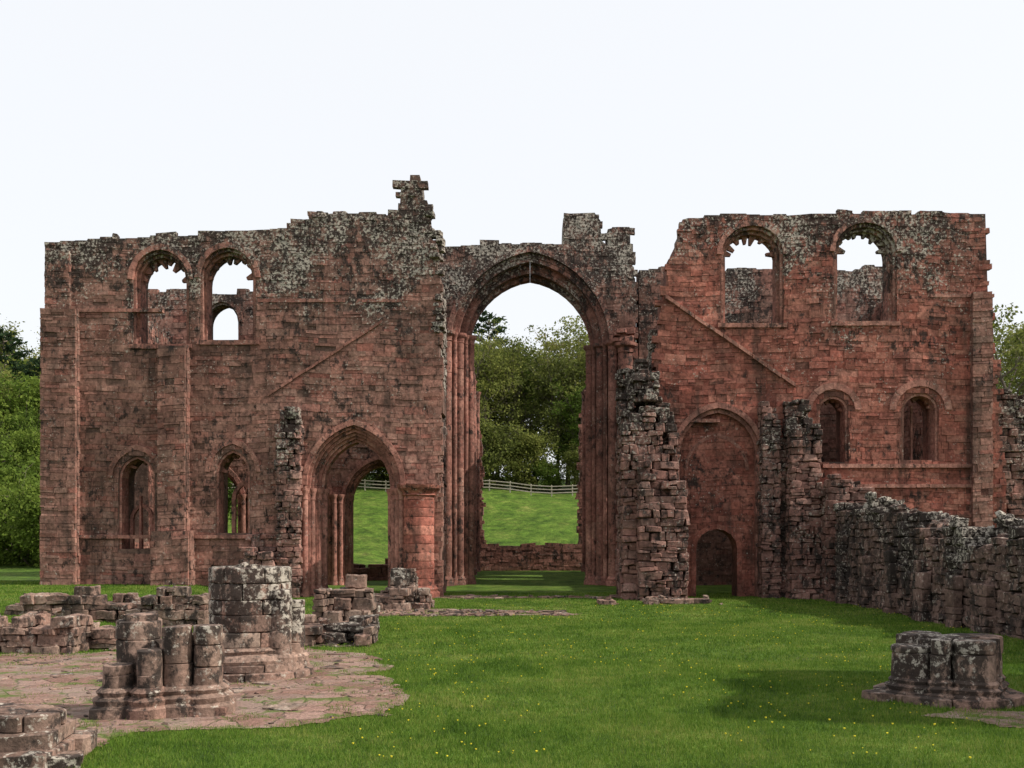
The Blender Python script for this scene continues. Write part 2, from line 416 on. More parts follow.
V=np.empty((n,3,3)); dx=np.cos(an)*w/2;dy=np.sin(an)*w/2
V[:,0]=np.stack([x-dx,y-dy,z],1);V[:,1]=np.stack([x+dx,y+dy,z],1);V[:,2]=np.stack([x+lx,y+ly,z+h],1)
mb=MB(3); mb.add(V.reshape(-1,3),np.arange(n*3).reshape(-1,3),np.repeat(np.clip(rng.normal(.5,.3,n),0,1),3)); mb.obj('lawn_grass',M_blade)
n=1000; fy=rng.uniform(11,36,n); fx=rng.uniform(-.2,.45,n)*fy
k=np.array([noise.noise(Vector((a*.35,b*.35,1)))>-.12 for a,b in zip(fx,fy)]); 
for p in sheets: k&=~pip(p,fx,fy)
mb=MB(4)
for a,b in zip(fx[k],fy[k]):
    s=R(.007,.015)*(1+b*.012); zz=float(H(a,b))+R(.04,.07)
    q=[(a+s*math.cos(t),b+s*math.sin(t),zz) for t in (0,1.57,3.14,4.71)]
    hexa(mb,[(c[0],c[1],c[2]+s*.5) for c in q],[(c[0]*.5+a*.5,c[1]*.5+b*.5,c[2]-s*.5) for c in q],.5)
mb.obj('dandelions',M_flower)

# ---------------- abbey
abbey=empty('ruined_abbey')
mbv=MB(); mbm=MB(); mbf=MB(); mbp=MB()
PW=face_x(YW)
def rg(pts,amp=.14): return ragged(pts,amp)
oL=[(A(45,0)[0],-1),A(45,300)]+rg([A(45,243),A(75,239),A(150,236),A(290,229),A(291,218),A(312,214),A(345,213),A(400,217)],.07)
oL+=rg([A(401,182),A(410,174),A(420,183),A(427,200)],.06)+rg([A(429,200),A(432,235),A(438,262),A(440,330),A(441,400),A(438,480),A(440,560)],.1)+[(A(440,0)[0],-1)]
Zr=lambda r:A(0,r)[1]; Xr=lambda r:A(r,0)[0]
Wn={ 'A':(161,28,280,250,345),'B':(228,28,278,248,341),'C':(137,18,478,456,549),'D':(233,17,472,450,533)}
Wn={k:(Xr(v[0]),v[1]*.041,Zr(v[2]),Zr(v[3]),Zr(v[4])) for k,v in Wn.items()}
hL=[hole(*Wn[k]) for k in 'ABCD']
aisle=(Xr(354),47*.041,Zr(485),Zr(425),-.6)
hL.append(hole(*aisle))
core('north_west_wall_core',oL,hL,PW,1.6,M_brn,abbey)
veneer(mbv,oL,hL,PW)
mbv.obj('north_west_wall_masonry',M_brn,abbey)
oR=[(Xr(655),-1)]+rg([A(655,560),A(655,420),A(657,340),A(663,300),A(670,272),A(680,245),A(687,219)],.12)+rg([A(688,218),A(720,214),A(800,215),A(880,213),A(968,212)],.07)+rg([A(970,214),A(986,226)],.08)+[A(988,300),A(994,360),A(1000,440),A(1006,500),(Xr(1006),-1)]
We={'E':(752,31,255,226,324),'F':(865,31,252,223,322),'G':(833,15,410,396,462),'H':(920,18,410,393,460)}
We={k:(Xr(v[0]),v[1]*.041,Zr(v[2]),Zr(v[3]),Zr(v[4])) for k,v in We.items()}
hR=[hole(*We[k]) for k in 'EFGH']
blk=(Xr(718),42*.041,Zr(455),Zr(408),-.6); hR.append(hole(*blk))
core('south_west_wall_core',oR,hR,PW,1.6,M_red,abbey)
mbr=MB(); veneer(mbr,oR,hR,PW)
oi=archpath(blk[0],blk[1]+.05,blk[2],blk[3]+.05,-.6,1,8); door=hole(blk[0],.85,Zr(549),Zr(529),-.55)
PI=face_x(YW+.35); core('blocked_arch_infill_core',oi,[door],PI,1.1,M_red,abbey); veneer(mbr,oi,[door],PI,thick=.2)
band(mbr,PI,blk[0],1.05,Zr(524),.85,Zr(529),Zr(549),-.2,.06,-.2)
mbr.obj('south_west_wall_masonry',M_red,abbey)
def orders(w,n,each,dep,place,hood=True,mb=mbm,jh=False,step=.34):
    xc,hw,zs,za,zb=w
    if hood: band(mb,place,xc,hw+.2,za+.24,hw-.005,za-.005,zs,zb,.12,-.2,step,jamb=jh)
    for i in range(n):
        a=hw+.006-i*each; b=hw-(i+1)*each
        band(mb,place,xc,a,za+.008-i*each*1.15,b,za-(i+1)*each*1.15,zs,zb,-(.06+i*dep),-(.06+(i+1)*dep+.4),step)
for k in 'AB': orders(Wn[k],2,.1,.22,PW,jh=False)
for k in 'CD': orders(Wn[k],1,.09,.3,PW,hood=False); band(mbm,PW,Wn[k][0],Wn[k][1]+.45,Wn[k][3]+.48,Wn[k][1]+.25,Wn[k][3]+.25,Wn[k][2],0,.09,-.1,jamb=False)
for k in 'EF': orders(We[k],2,.11,.22,PW)
for k in 'GH': orders(We[k],1,.09,.3,PW,hood=False); band(mbm,PW,We[k][0],We[k][1]+.55,We[k][3]+.55,We[k][1]+.27,We[k][3]+.27,We[k][2],0,.1,-.1,jamb=False)
orders(aisle,5,.11,.17,PW,hood=True)
orders(blk,1,.16,.15,PW,hood=True)
band(mbm,PI,blk[0],1.35,Zr(432),1.2,Zr(436),Zr(470),0,.05,-.1,jamb=False)
def bar(mb,place,u0,u1,z0,z1,df,db=-.2,step=.7,slope=0,tone=None):
    u=u0
    while u<u1-.01:
        v=min(u1,u+R(.7,1.3)*step)
        a=slope*(u-u0);b=slope*(v-u0)
        q=[(u+.006,z0+a),(v-.006,z0+b),(v-.006,z1+b),(u+.006,z1+a)]
        d=df+R(-.01,.015)
        hexa(mb,[place(p[0],p[1]+R(-.01,.01),d) for p in q],[place(p[0],p[1],db) for p in q],R(.15,1) if tone is None else tone); u=v
for w in [Wn['A'],Wn['B'],We['E'],We['F']]: bar(mbm,PW,w[0]-w[1]-.15,w[0]+w[1]+.15,w[4]-.16,w[4]+.02,.12)
for a,b,r,d in [(45,163,310,.09),(258,345,300,.06),(45,162,536,.14),(190,300,536,.14),(362,402,300,.07),(930,994,295,.06),(655,720,420,.05)]: bar(mbm,PW,Xr(a),Xr(b),Zr(r)-.1,Zr(r)+.04,d)
bar(mbm,PW,Xr(822),Xr(997),Zr(466)-.08,Zr(466)+.08,.16); bar(mbm,PW,Xr(822),Xr(1000),Zr(486)-.07,Zr(486)+.07,.14); bar(mbm,PW,Xr(822),Xr(1003),Zr(516)-.06,Zr(516)+.06,.12)
def crease(p,q,th,d):
    (a,za),(b,zb)=A(*p),A(*q); n=9
    for i in range(n):
        u0=a+(b-a)*(i+.02)/n;u1=a+(b-a)*(i+.97)/n;z0=za+(zb-za)*(i+.02)/n;z1=za+(zb-za)*(i+.97)/n
        dd=R(-.02,.02)
        Q=[(u0,z0-th+dd),(u1,z1-th+dd),(u1,z1+th+dd),(u0,z0+th+dd)]
        hexa(mbm,[PW(u,z,d) for u,z in Q],[PW(u,z,-.2) for u,z in Q],R(.1,.5))
crease((268,395),(382,322),.06,.1); crease((665,297),(795,386),.08,.2)
def cusps(w,inset,n,size,depth=.5):
    xc,hw,zs,za,zb=w; O=archpath(xc,hw-inset,zs,za-inset*1.15,zs-.01,1,14)[1:-1]
    m=len(O); 
    for i in range(n):
        t=(i+.5+R(-.25,.25))/n*(m-1); t=min(max(t,0),m-1.01); k=int(t); f=t-k; p=Vector((O[k][0]*(1-f)+O[min(k+1,m-1)][0]*f,O[k][1]*(1-f)+O[min(k+1,m-1)][1]*f))
        tan=(Vector(O[min(k+1,m-1)])-Vector(O[k])).normalized(); nrm=Vector((tan.y,-tan.x)); s=size*R(.3,1.7); bs_=size*R(.5,.9); sk=R(-.1,.1)
        a=p-tan*bs_-nrm*.06;b=p+tan*bs_-nrm*.06;c=p+nrm*s+tan*(.05+sk);d=p+nrm*s-tan*(.05-sk)
        q=[a,b,c,d]; hexa(mbm,[PW(v.x,v.y,-depth) for v in q],[PW(v.x,v.y,-depth-.18) for v in q],R(.2,.8))
for w in [Wn['A'],Wn['B'],We['E'],We['F']]: cusps(w,.2,8,.24)
for w in [Wn['D'],We['G'],We['H'],Wn['C']]: cusps(w,.09,6,.14)
w=We['H']; u=w[0]; q=[(u-.04,w[4]),(u+.04,w[4]),(u+.04,w[3]-.4),(u-.04,w[3]-.4)]
hexa(mbm,[PW(a,b,-.9) for a,b in q],[PW(a,b,-1.0) for a,b in q],.4)
w=Wn['C']; 
for (ua,ub,za,zb_) in [(-.2,-.08,w[4],w[4]+2.2),(.25,.4,w[4],w[4]+1.3)]:
    q=[(w[0]+ua,za),(w[0]+ub,za),(w[0]+ub-.03,zb_),(w[0]+ua+.02,zb_)]; hexa(mbm,[PW(a,b,-.7) for a,b in q],[PW(a,b,-.9) for a,b in q],.5)
w=Wn['C']; band(mbm,face_x(YW+.8),w[0]-.12,.5,w[4]+1.9,.36,w[4]+1.75,w[4]+1.2,w[4],0,-.2,.25)
w=Wn['D']; band(mbm,face_x(YW+.8),w[0]+.2,.5,w[3]-1.2,.34,w[3]-1.4,w[3]-2.0,w[4],0,-.2,.25)
mbm.obj('arch_mouldings',M_mould,abbey,)
mbc=MB()
def column(mb,x,y,z0,z1,r,capz=True,tone=None,ch=.55,cf=1.45):
    lathe(mb,x,y,[(r*1.5,z0-.3),(r*1.5,z0+.18),(r*1.3,z0+.25),(r*1.35,z0+.33),(r*1.12,z0+.42),(r,z0+.48)],20,tone,.006,cap=False)
    shaft(mb,x,y,z0+.46,z1-.45,r,ch,20,.006,tone,.003)
    if capz: lathe(mb,x,y,[(r*1.02,z1-.5),(r*1.15,z1-.46),(r*1.02,z1-.42),(r*1.1,z1-.25),(r*cf,z1-.15),(r*cf+.02,z1-.06),(r*cf+.02,z1)],20,tone,.006)
mbq=MB(); lathe(mbq,Xr(420),YW-.4,[(.85,-.2),(.85,.2),(.75,.28),(.78,.38),(.66,.5)],32,.4,.006,cap=False)
shaft(mbq,Xr(420),YW-.4,.45,Zr(495),.62,.34,32,.01,None,.006)
zc=Zr(497); lathe(mbq,Xr(420),YW-.4,[(.62,zc),(.7,zc+.05),(.64,zc+.1),(.7,zc+.2),(.86,zc+.32),(.9,zc+.45)],32,.6,.008)
mbq.obj('nave_respond_column',M_red,abbey,True)
for dx,dy in [(-1.98,-.1),(-1.76,.25),(-1.56,.58),(-1.38,.9),(1.98,-.1),(1.76,.25),(1.56,.58),(1.38,.9)]: column(mbc,aisle[0]+dx,YW+dy,0,Zr(488),.12,ch=.9)
for s in (-1,1): column(mbc,blk[0]+s*1.75,YW-.05,0,Zr(455),.13,ch=.9)
mbc.obj('aisle_respond_shafts',M_mould,abbey,True)
mbb=MB()
def boxmass(mb,x0,x1,y0,y1,ztop,z0=-.3,ch=(.2,.32),bw=(.35,.75),mat=M_brn,name='buttress'):
    ol=[(x0,z0),(x0,ztop),(x1,ztop),(x1,z0)]
    core(name+'_core',[(x0+.02,z0),(x0+.02,ztop-.05),(x1-.02,ztop-.05),(x1-.02,z0)],[],face_x(y0+.02),y1-y0-.02,mat,abbey)
    veneer(mb,ol,[],face_x(y0),ch,bw,.12)
    oy=[(y0+.16,z0),(y0+.16,ztop),(y1,ztop),(y1,z0)]
    veneer(mb,oy,[],face_px(x1-.02),ch,bw,.1); veneer(mb,oy,[],face_nx(x0+.02),ch,bw,.1)
boxmass(mbb,Xr(45),Xr(80),YW-.4,YW+.2,Zr(312)); boxmass(mbb,Xr(45)+.1,Xr(72),YW-.22,YW+.2,Zr(250))
boxmass(mbb,Xr(163),Xr(190),YW-.6,YW+.2,Zr(347)); boxmass(mbb,Xr(158),Xr(195),YW-.8,YW+.2,Zr(530))
boxmass(mbb,Xr(970),Xr(990),YW-.25,YW+.2,Zr(295),mat=M_red)
mbb.obj('buttresses',M_brn,abbey)
def rubble(mb,x0,x1,y0,y1,top,z0=0,size=(.5,.45,.27),amp=.015,bev=.018,T=T3,shell=True,jit=.03,rot=.05):
    z=z0-.1; zmax=max(top(x0+(x1-x0)*i/8,y0+(y1-y0)*j/4) for i in range(9) for j in range(5))+.2
    while z<zmax:
        h=size[2]*R(.65,1.3); y=y0
        while y<y1-.05:
            d=min(size[1]*R(.8,1.3),y1-y); 
            if y1-y-d<.12: d=y1-y
            x=x0
            while x<x1-.05:
                w=min(size[0]*R(.45,1.6),x1-x)
                if x1-x-w<.12: w=x1-x
                cx,cy=x+w/2,y+d/2; tz=top(cx,cy)
                if z+h*.6<tz:
                    edge=(x-x0<.05 or x1-x-w<.05 or y-y0<.05 or y1-y-d<.05 or z+h*1.8+.5>tz)
                    if edge or not shell:
                        if random.random()<.25 and h>.2:
                            k=R(.4,.6); block(mb,(cx+R(-jit,jit),cy+R(-jit,jit)*1.3,z+h*k/2),(w*.985,d*.985,h*k*.99),R(-rot,rot),None,amp,bev,T,.03); block(mb,(cx+R(-jit,jit),cy+R(-jit,jit)*1.3,z+h*(1+k)/2),(w*.985,d*.985,h*(1-k)*.99),R(-rot,rot),None,amp,bev,T,.03)
                        else: block(mb,(cx+R(-jit,jit),cy+R(-jit,jit)*1.3,z+h/2+R(-.01,.01)),(w*1.0,d*1.0,h*1.01),R(-rot,rot),None,amp,bev,T,.04)
                x+=w
            y+=d
        z+=h
def nz1(x,y,s,a,seed=0): return a*noise.noise(Vector((x*s,y*s,seed)))
mbp=MB()
def t_sw(x,y):
    t=8.3+(x-3.6)*1.0 if x<4.9 else 9.5-(x-4.9)*3.4
    return t-max(0,40.8-y)*1.5+nz1(x,y,1.7,2.0,2)
rubble(mbp,3.6,5.9,39.4,42.2,t_sw,size=(.42,.45,.29),amp=.03,bev=.022,jit=.06,rot=.08)
rubble(mbp,4.2,6.1,38.8,39.5,lambda x,y:5.2+nz1(x,y,1.7,3.0,12)-abs(x-4.9)*1.0,size=(.42,.4,.29),amp=.03,bev=.022,jit=.06,rot=.08)
rubble(mbp,5.0,5.7,41.7,43.0,lambda x,y:11.0+nz1(x,y,1,1,5),size=(.45,.5,.28),jit=.05)
rubble(mbp,-5.35,-3.75,42.0,44.2,lambda x,y:13.6+nz1(x,y,1.2,2,5)-(y-42)*.6,size=(.45,.5,.28),jit=.05)
def t_na(x,y): return 7.6-max(0,40.6-y)*4-(max(0,-9.7-x))*1.0+nz1(x,y,2.2,1.3,8)
rubble(mbp,-10.35,-9.35,40.45,41.1,t_na,size=(.36,.33,.27),amp=.028,bev=.02,jit=.06,rot=.08)
rubble(mbp,-12.6,-10.4,40.2,40.95,lambda x,y:2.2+nz1(x,y,1.2,1.2,8)-(x<-11.6)*1.2,size=(.45,.4,.25),amp=.025,jit=.06)
rubble(mbp,9.3,10.05,40.2,41.1,lambda x,y:8.1-abs(x-9.45)*1.6-max(0,40.5-y)*1.5+nz1(x,y,2.2,.5,3),size=(.36,.36,.28),amp=.025,jit=.04,rot=.06)
rubble(mbp,10.3,11.5,39.6,41.1,lambda x,y:7.6-abs(x-10.7)*.6-max(0,40.2-y)*1.3+nz1(x,y,2,1.0,4),size=(.4,.4,.27),amp=.03,jit=.05,rot=.07)
rubble(mbp,10.0,10.35,40.5,41.1,lambda x,y:6.6,size=(.34,.4,.26),amp=.02)
rubble(mbp,11.5,13.2,38.5,41.05,lambda x,y:4.5+nz1(x,y,1.4,.7,4),size=(.4,.42,.25),amp=.03,jit=.05,rot=.07)
for (ax,bx_,r) in [(45,150,243),(75,290,236),(290,400,219),(690,968,217)]:
    for i in range(int((bx_-ax)*.041/.5)):
        x=R(Xr(ax),Xr(bx_)); block(mbp,(x,R(41.2,42.3),Zr(r)+R(-.25,.08)),(R(.2,.5),R(.3,.5),R(.14,.26)),R(-.3,.3),None,.02,.02)
for i in range(14): block(mbp,(R(Xr(303),Xr(347)),R(41.1,42),Zr(213)+R(-.2,.1)),(R(.3,.6),.4,.22),R(-.2,.2),None,.02,.02)
for i in range(60):
    rr=R(182,330); x=Xr(403+min(30,max(0,(rr-175)*.5)))+R(-.02,.35); block(mbp,(x,R(41.0,41.9),Zr(rr)-.1),(R(.2,.42),R(.3,.6),R(.16,.26)),R(-.2,.2),None,.02,.02)
mbp.obj('ruined_wall_stubs',M_dark,abbey,30)
# --- east walls of transepts and crossing arch
PE=face_x(YE)
oN=[(-19.7,-1)]+rg([(-19.7,14.9),(-17.5,15.2),(-16,14.9),(-12,15.2),(-8,15.2),(-4.9,15.3)],.15)+[(-4.9,-1)]
ARC=[(-7.75,1.75,6.4),(-12.15,1.95,6.4),(-16.3,1.6,6.2)]
hN=[hole(a,b,4.2,c,-.6) for a,b,c in ARC]+[hole(-15.75,.9,13.4,14.45,12.3)]
core('north_east_wall_core',oN,hN,PE,1.4,M_far,abbey); veneer(mbf,oN,hN,PE,ch=(.24,.38))
oS=[(5.5,-1)]+rg([(5.5,16.1),(7.5,16.2),(9,15.9),(10.5,16.2),(13,16.1),(15,15.9),(17,16.2),(18.6,15.9)],.16)+[(18.6,-1)]
hS=[hole(13.8,1.3,3.6,5.4,1.6),hole(17.4,.9,3.6,5.2,1.6)]
core('south_east_wall_core',oS,hS,PE,1.4,M_far,abbey); veneer(mbf,oS,hS,PE,ch=(.24,.38))
PC=face_x(YE-.6)
YC=YE-.6
oC=[(-4.75,-1)]+rg([(-4.75,6),(-4.8,12),(-4.6,16.2),(-4.1,17.1)],.08)+rg([(-4.05,17.1),(-2,17.25),(1.6,17.2)],.08)+[(1.62,18.5),(1.9,18.75),(3.2,18.8),(3.5,18.4),(3.55,17.4)]+rg([(3.9,17.1),(4.3,18.0),(5.0,17.9)],.12)+rg([(5.1,17.8),(5.3,15.5),(5.35,12)],.12)+[(5.35,-1)]
cr=(-.05,4.0,12.1,16.8,-.6)
hC=[hole(*cr)]
core('crossing_arch_core',oC,hC,PC,1.8,M_far,abbey); veneer(mbf,oC,hC,PC,ch=(.24,.36))
mbf.obj('crossing_and_east_masonry',M_far,abbey)
mbo=MB()
xc,hw,zs,za,zb=cr
band(mbo,PC,xc,hw+.25,za+.28,hw-.005,za-.005,zs,zb,.16,-.2,.4,jamb=False)
ey=.17
for i in range(5):
    a=hw+.006-i*ey;b=hw-(i+1)*ey
    band(mbo,PC,xc,a,za+.008-i*ey*1.25,b,za-(i+1)*ey*1.25,zs,zb,-(.05+i*.3)+(.16 if i%2 else -.08),-(.05+(i+1)*.3+.35),.4,jamb=False)
mbo.obj('crossing_arch_orders',M_mould,abbey)
mbx=MB()
for s in (-1,1):
    cx=cr[0]
    for i in range(4):
        x0=cx+s*(hw-.03-i*.24); x1=cx+s*(hw+.05); a,b=min(x0,x1),max(x0,x1)
        if b-a<.1: continue
        zz=-.3
        while zz<12.0:
            hh=R(.3,.6); q=[(a,zz),(b,zz),(b,min(12.0,zz+hh)-.01),(a,min(12.0,zz+hh)-.01)]
            y0=YC+.75+i*.3
            hexa(mbx,[(u,y0+R(0,.02),v) for u,v in q],[(u,y0+.6,v) for u,v in q],R(.1,.6)); zz+=hh
    zc=12.25+(.5 if s<0 else 0)
    for (dx,dy,r) in [(4.15,-.3,.24),(3.8,.1,.12),(3.56,.34,.21),(3.27,.72,.12),(3.05,.95,.19)]:
        column(mbx,cx+s*dx,YC+dy,0,zc,r,ch=.8,cf=1.6)
    # half-round respond toward the nave
    if s>0:
        column(mbx,cx+4.75,YC-.55,0,12.1,.36,ch=.6,cf=1.5)
        for k in range(9): block(mbx,(cx+4.4+R(-.5,.8),YC-.5+R(-.2,.2),12.2+R(-.1,.5)),(R(.3,.7),.7,R(.2,.35)),0,None,.03,.03)
    else: column(mbx,cx-4.55,YC-.4,0,12.9,.22,ch=.6,cf=1.6)
for (x,y) in [(-9.85,YE-.25),(-14.45,YE-.25)]:
    lathe(mbx,x,y,[(.26,.2),(.26,4.3)],16,.3,.005)
    for i in range(6):
        a=i*math.pi/3+.3; column(mbx,x+.3*math.cos(a),y+.3*math.sin(a),0,4.6,.125,ch=.8,tone=R(.6,1))
mbx.obj('crossing_pier_shafts',M_mould,abbey,True)
mbe=MB()
for xc_,w_,ap in ARC: orders((xc_,w_,4.2,ap,-.6),2,.13,.3,PE,mb=mbe,jh=False)
for h_ in [(-15.75,.9,13.4,14.45,12.3),(13.8,1.3,3.6,5.4,1.6),(17.4,.9,3.6,5.2,1.6)]: orders(h_,1,.1,.3,PE,mb=mbe)
mbe.obj('chapel_arch_orders',M_mould,abbey)
mbi=MB()
def sidewall(X,facing,y0,y1,topf,name,mat,mb,holes=[],th=1.4):
    ol=[(y0,-1)]+rg([(y0+(y1-y0)*i/8,topf(i/8)) for i in range(9)],.2)+[(y1,-1)]
    pl=face_px(X) if facing>0 else face_nx(X)
    core(name,ol,holes,pl,th,mat,abbey); veneer(mb,ol,holes,pl)
sidewall(-4.0,1,52.2,72,lambda t:15.2-t*1.2,'presbytery_north_wall_core',M_inner,mbi,[hole(57,1.3,10,13,4),hole(62,1.3,10,13,4),hole(67,1.3,10,13,4)])
sidewall(4.0,-1,52.2,70,lambda t:15.3-t*.8,'presbytery_south_wall_core',M_inner,mbi,[hole(57,1.1,5.5,8,3),hole(62,1.1,5.5,8,3)])
sidewall(-18.5,1,42.6,51,lambda t:13.6-t*1,'north_end_wall_core',M_brn,mbi,[hole(46.6,1.7,6.5,10,2.5)],th=1.3)
sidewall(17.3,-1,42.6,51,lambda t:14,'south_end_wall_core',M_inner,mbi,th=1.3)
for x in (-3.85,3.85):
    for yy in (54.5,59.5,64.5,69.5):
        for o_ in (-.35,0,.35): column(mbi,x-(.12 if o_==0 else 0)*np.sign(x),yy+o_,0,12.5,.17 if o_==0 else .11,ch=1.2)
ol=[(-4.6,-1)]+rg([(-4.6,13.6),(-3.75,12.5)],.2)+rg([(-3.6,9),(-3.5,4),(-3.4,1.9)],.1)+rg([(-3.4,1.85),(3.4,1.85)],.08)+rg([(3.4,2.2),(3.5,8),(3.7,13)],.1)+[(4.6,14),(4.6,-1)]
core('presbytery_east_wall_core',ol,[],face_x(72),1.3,M_inner,abbey); veneer(mbi,ol,[],face_x(72))
# low east walls of the transept chapels
rubble(mbi,-18.5,-5.6,56.4,57.3,lambda x,y:.85+nz1(x,y,.8,.7,31),size=(.5,.45,.28),amp=.02,jit=.04)
mbi.obj('presbytery_masonry',M_inner,abbey,30)
mb=MB(); rubble(mb,19.5,27,42,43.6,lambda x,y:8.7-(x-19)*.35+nz1(x,y,1.1,1.2,6),size=(.5,.5,.27),amp=.02,jit=.05); 
mb.obj('ruined_stone_wall',M_dark,None,30)

# ---------------- south nave wall
mb=MB()
def t_s(x,y):
    t=(y-24)/17
    base=2.2+ (1.75*t if t>0 else .6*t)
    return base+nz1(x,y,.9,.95,11)+nz1(x,y,2.6,.4,12)-max(0,(x-12.6))*.25
rubble(mb,11.7,13.3,19,38.8,t_s,size=(.42,.45,.23),amp=.033,bev=.022,jit=.05,rot=.07)
for yy,w_,hh in [(37.2,.5,2.6),(34.6,.7,1.9),(32.2,.5,2.0),(29.6,.8,1.7),(27.3,.5,1.6),(25.6,.9,1.5),(22,.6,1.3)]:
    rubble(mb,11.42,11.72,yy-w_/2,yy+w_/2,lambda x,y:hh+R(-.1,.1),size=(.32,.5,.4),amp=.02)
for i in range(150):
    y=R(19,38.5); x=R(11.75,13.2); s=R(.15,.45); block(mb,(x,y,t_s(x,y)+R(-.12,.1)),(s,s*R(.6,1),s*R(.35,.7)),R(0,3),None,.035,.03,T4,.4)
# tall unseen mass added out of view to shade the near right grass
rubble(mb,11.6,13.2,12.0,17.2,lambda x,y:8.1+nz1(x,y,.7,1.6,21)-abs(y-14.4)*.35,size=(.6,.5,.32),amp=.02)
mb.obj('ruined_nave_wall',M_rub,None,30)
def lowwall(x0,x1,y0,y1,h,rag=.25,seed=0,size=(.42,.4,.2),name='low_stone_wall'):
    mb=MB(); g0=float(H((x0+x1)/2,(y0+y1)/2))
    rubble(mb,x0,x1,y0,y1,lambda x,y:g0+h+nz1(x,y,1.6,rag*1.5,seed),z0=g0-.1,size=size,amp=.02,bev=.016,T=T4,shell=False,jit=.05,rot=.07)
    for i in range(int((x1-x0)*(y1-y0)*1.5)+3):
        x=R(x0-.3,x1+.3);y=R(y0-.35,y1+.1);s=R(.08,.26); zz=float(H(x,y)) if not(x0<x<x1 and y0<y<y1) else g0+h+nz1(x,y,1.6,rag*1.5,seed)-.03
        block(mb,(x,y,zz+s*.2),(s,s*R(.6,1),s*.5),R(0,3),None,.02,.015,T3,.3)
    mb.obj(name,M_near,None,30)
lowwall(-13.2,-9.75,21.3,22.6,.72,.35,1)
lowwall(-9.7,-9.1,22.0,22.8,.5,.1,2,(.35,.35,.2))
lowwall(-14.5,-9.0,27.6,28.9,.62,.45,3)
lowwall(-9.6,-8.3,29.5,31,.85,.3,4)
lowwall(-6.1,-3.6,22.5,23.8,.42,.6,5,(.45,.45,.22),'fallen_masonry')
lowwall(-5.6,-4.2,25.6,27.6,.85,.8,6,(.5,.45,.28),'fallen_masonry')
lowwall(-5.4,-3.4,33.2,34.6,.5,.4,7,(.45,.45,.24),'broken_pier')
lowwall(-4.75,-3.9,33.7,34.5,1.35,.2,8,(.42,.45,.3),'broken_pier')
lowwall(-7.6,-6.2,24.6,25.8,.5,.3,9,(.45,.45,.2),'fallen_masonry')
lowwall(4.2,6.6,36.6,37.5,.18,.14,10,(.6,.5,.12),'fallen_masonry')
lowwall(2.5,3.1,36.3,36.9,.2,.1,10,(.6,.5,.14),'fallen_masonry')
lowwall(-20.7,-20.0,42.5,43.2,1.9,.1,11,(.7,.7,.45),'gate_post_stone')
mb=MB()
for (x,y,z,sx,sy,sz,rz) in [(-5.85,10.9,.1,1.5,1.1,.24,.1),(-5.75,11.0,.31,1.15,.9,.18,.15),(-5.95,11.2,.49,.8,.75,.18,.1),(-6.7,11.2,.4,.8,.9,.5,.2),(-5.05,10.75,.08,.4,.35,.16,.4),(-5.3,11.5,.13,.5,.5,.22,.1)]:
    block(mb,(x,y,z),(sx,sy,sz),rz,None,.02,.02,T4)
for a in range(5): sector(mb,-5.55,11.05,.1,.38,a*1.256,a*1.256+1.2,.4,.57)
mb.obj('pier_base_remains',M_near,None,30)
mb=MB()
for i in range(420):
    x=R(-12,-2.0);y=R(10.2,21.5)
    if inside(PAV,x,y):
        s=R(.03,.16) if i%6 else R(.3,.55); block(mb,(x,y,float(H(x,y))+.012),(s,s*R(.5,1),R(.02,.045)),R(0,3),None,.008,.008,T3,.03)
for i in range(110):
    x=R(-5.2,1.4);y=R(31.2,33.2); s=R(.1,.5); block(mb,(x,y,float(H(x,y))+.03),(s,s*.7,R(.03,.09)),R(0,3),None,.015,.012,T3,.05)
for i in range(50):
    x=R(-5,5);y=R(39.6,41.3); s=R(.1,.5); block(mb,(x,y,float(H(x,y))+.03),(s,s*.7,R(.03,.12)),R(0,3),None,.015,.012,T3,.05)
mb.obj('loose_stones',M_near)
# ---------------- pier stubs
def base_ring(mb,cx,cy,r0,r1,z0,z1,n,off=0):
    for i in range(n):
        a=off+i*2*math.pi/n; sector(mb,cx,cy,r0,r1+R(-.008,.008),a+.004,a+2*math.pi/n-.004,z0,z1)
mb=MB(); cx,cy=-5.05,18.0
base_ring(mb,cx+.1,cy,.3,1.02,-.05,.14,7,.3); base_ring(mb,cx+.05,cy,.3,.92,.14,.27,7,.7)
lathe(mb,cx,cy,[(.88,.27),(.9,.33),(.86,.4),(.77,.44),(.8,.5),(.74,.55)],40,.5,.01)
z=.55
for i,hh in enumerate((.27,.3,.26,.29,.28)):
    base_ring(mb,cx,cy,.25,.72,z,z+hh,6,i*.55); z+=hh
lathe(mb,cx,cy,[(.5,.5),(.5,z-.03)],20,.4,.01)
for dx,dy,r,zt in [(.6,-.32,.22,1.55),(.76,.05,.2,1.35)]:
    shaft(mb,cx+dx,cy+dy,.25,zt,r,.3,22,.012); lathe(mb,cx+dx,cy+dy,[(r*1.45,0),(r*1.45,.2),(r*1.3,.3),(r*1.35,.36),(r*1.1,.42)],22,None,.012)
for i in range(5): block(mb,(cx+R(-.4,.4),cy+R(-.4,.3),z+R(-.04,.0)),(R(.15,.35),R(.15,.3),R(.05,.08)),R(0,3),None,.02,.02,T4,.2)
mb.obj('ruined_pillar',M_near,None,True)
mb=MB()
for (x,y,r,zt) in [(-5.62,14.35,.32,1.3),(-5.27,13.83,.175,.93),(-5.74,13.9,.2,.72),(-4.95,14.02,.2,1.24),(-4.55,14.1,.195,1.25),(-4.72,14.5,.26,1.1),(-5.2,14.5,.3,.85)]:
    shaft(mb,x,y,.3,zt,r,.34,26,.008)
    lathe(mb,x,y,[(r+.17,-.05),(r+.17,.14),(r+.12,.18),(r+.14,.25),(r+.06,.3),(r+.09,.36),(r+.02,.42)],26,None,.01)
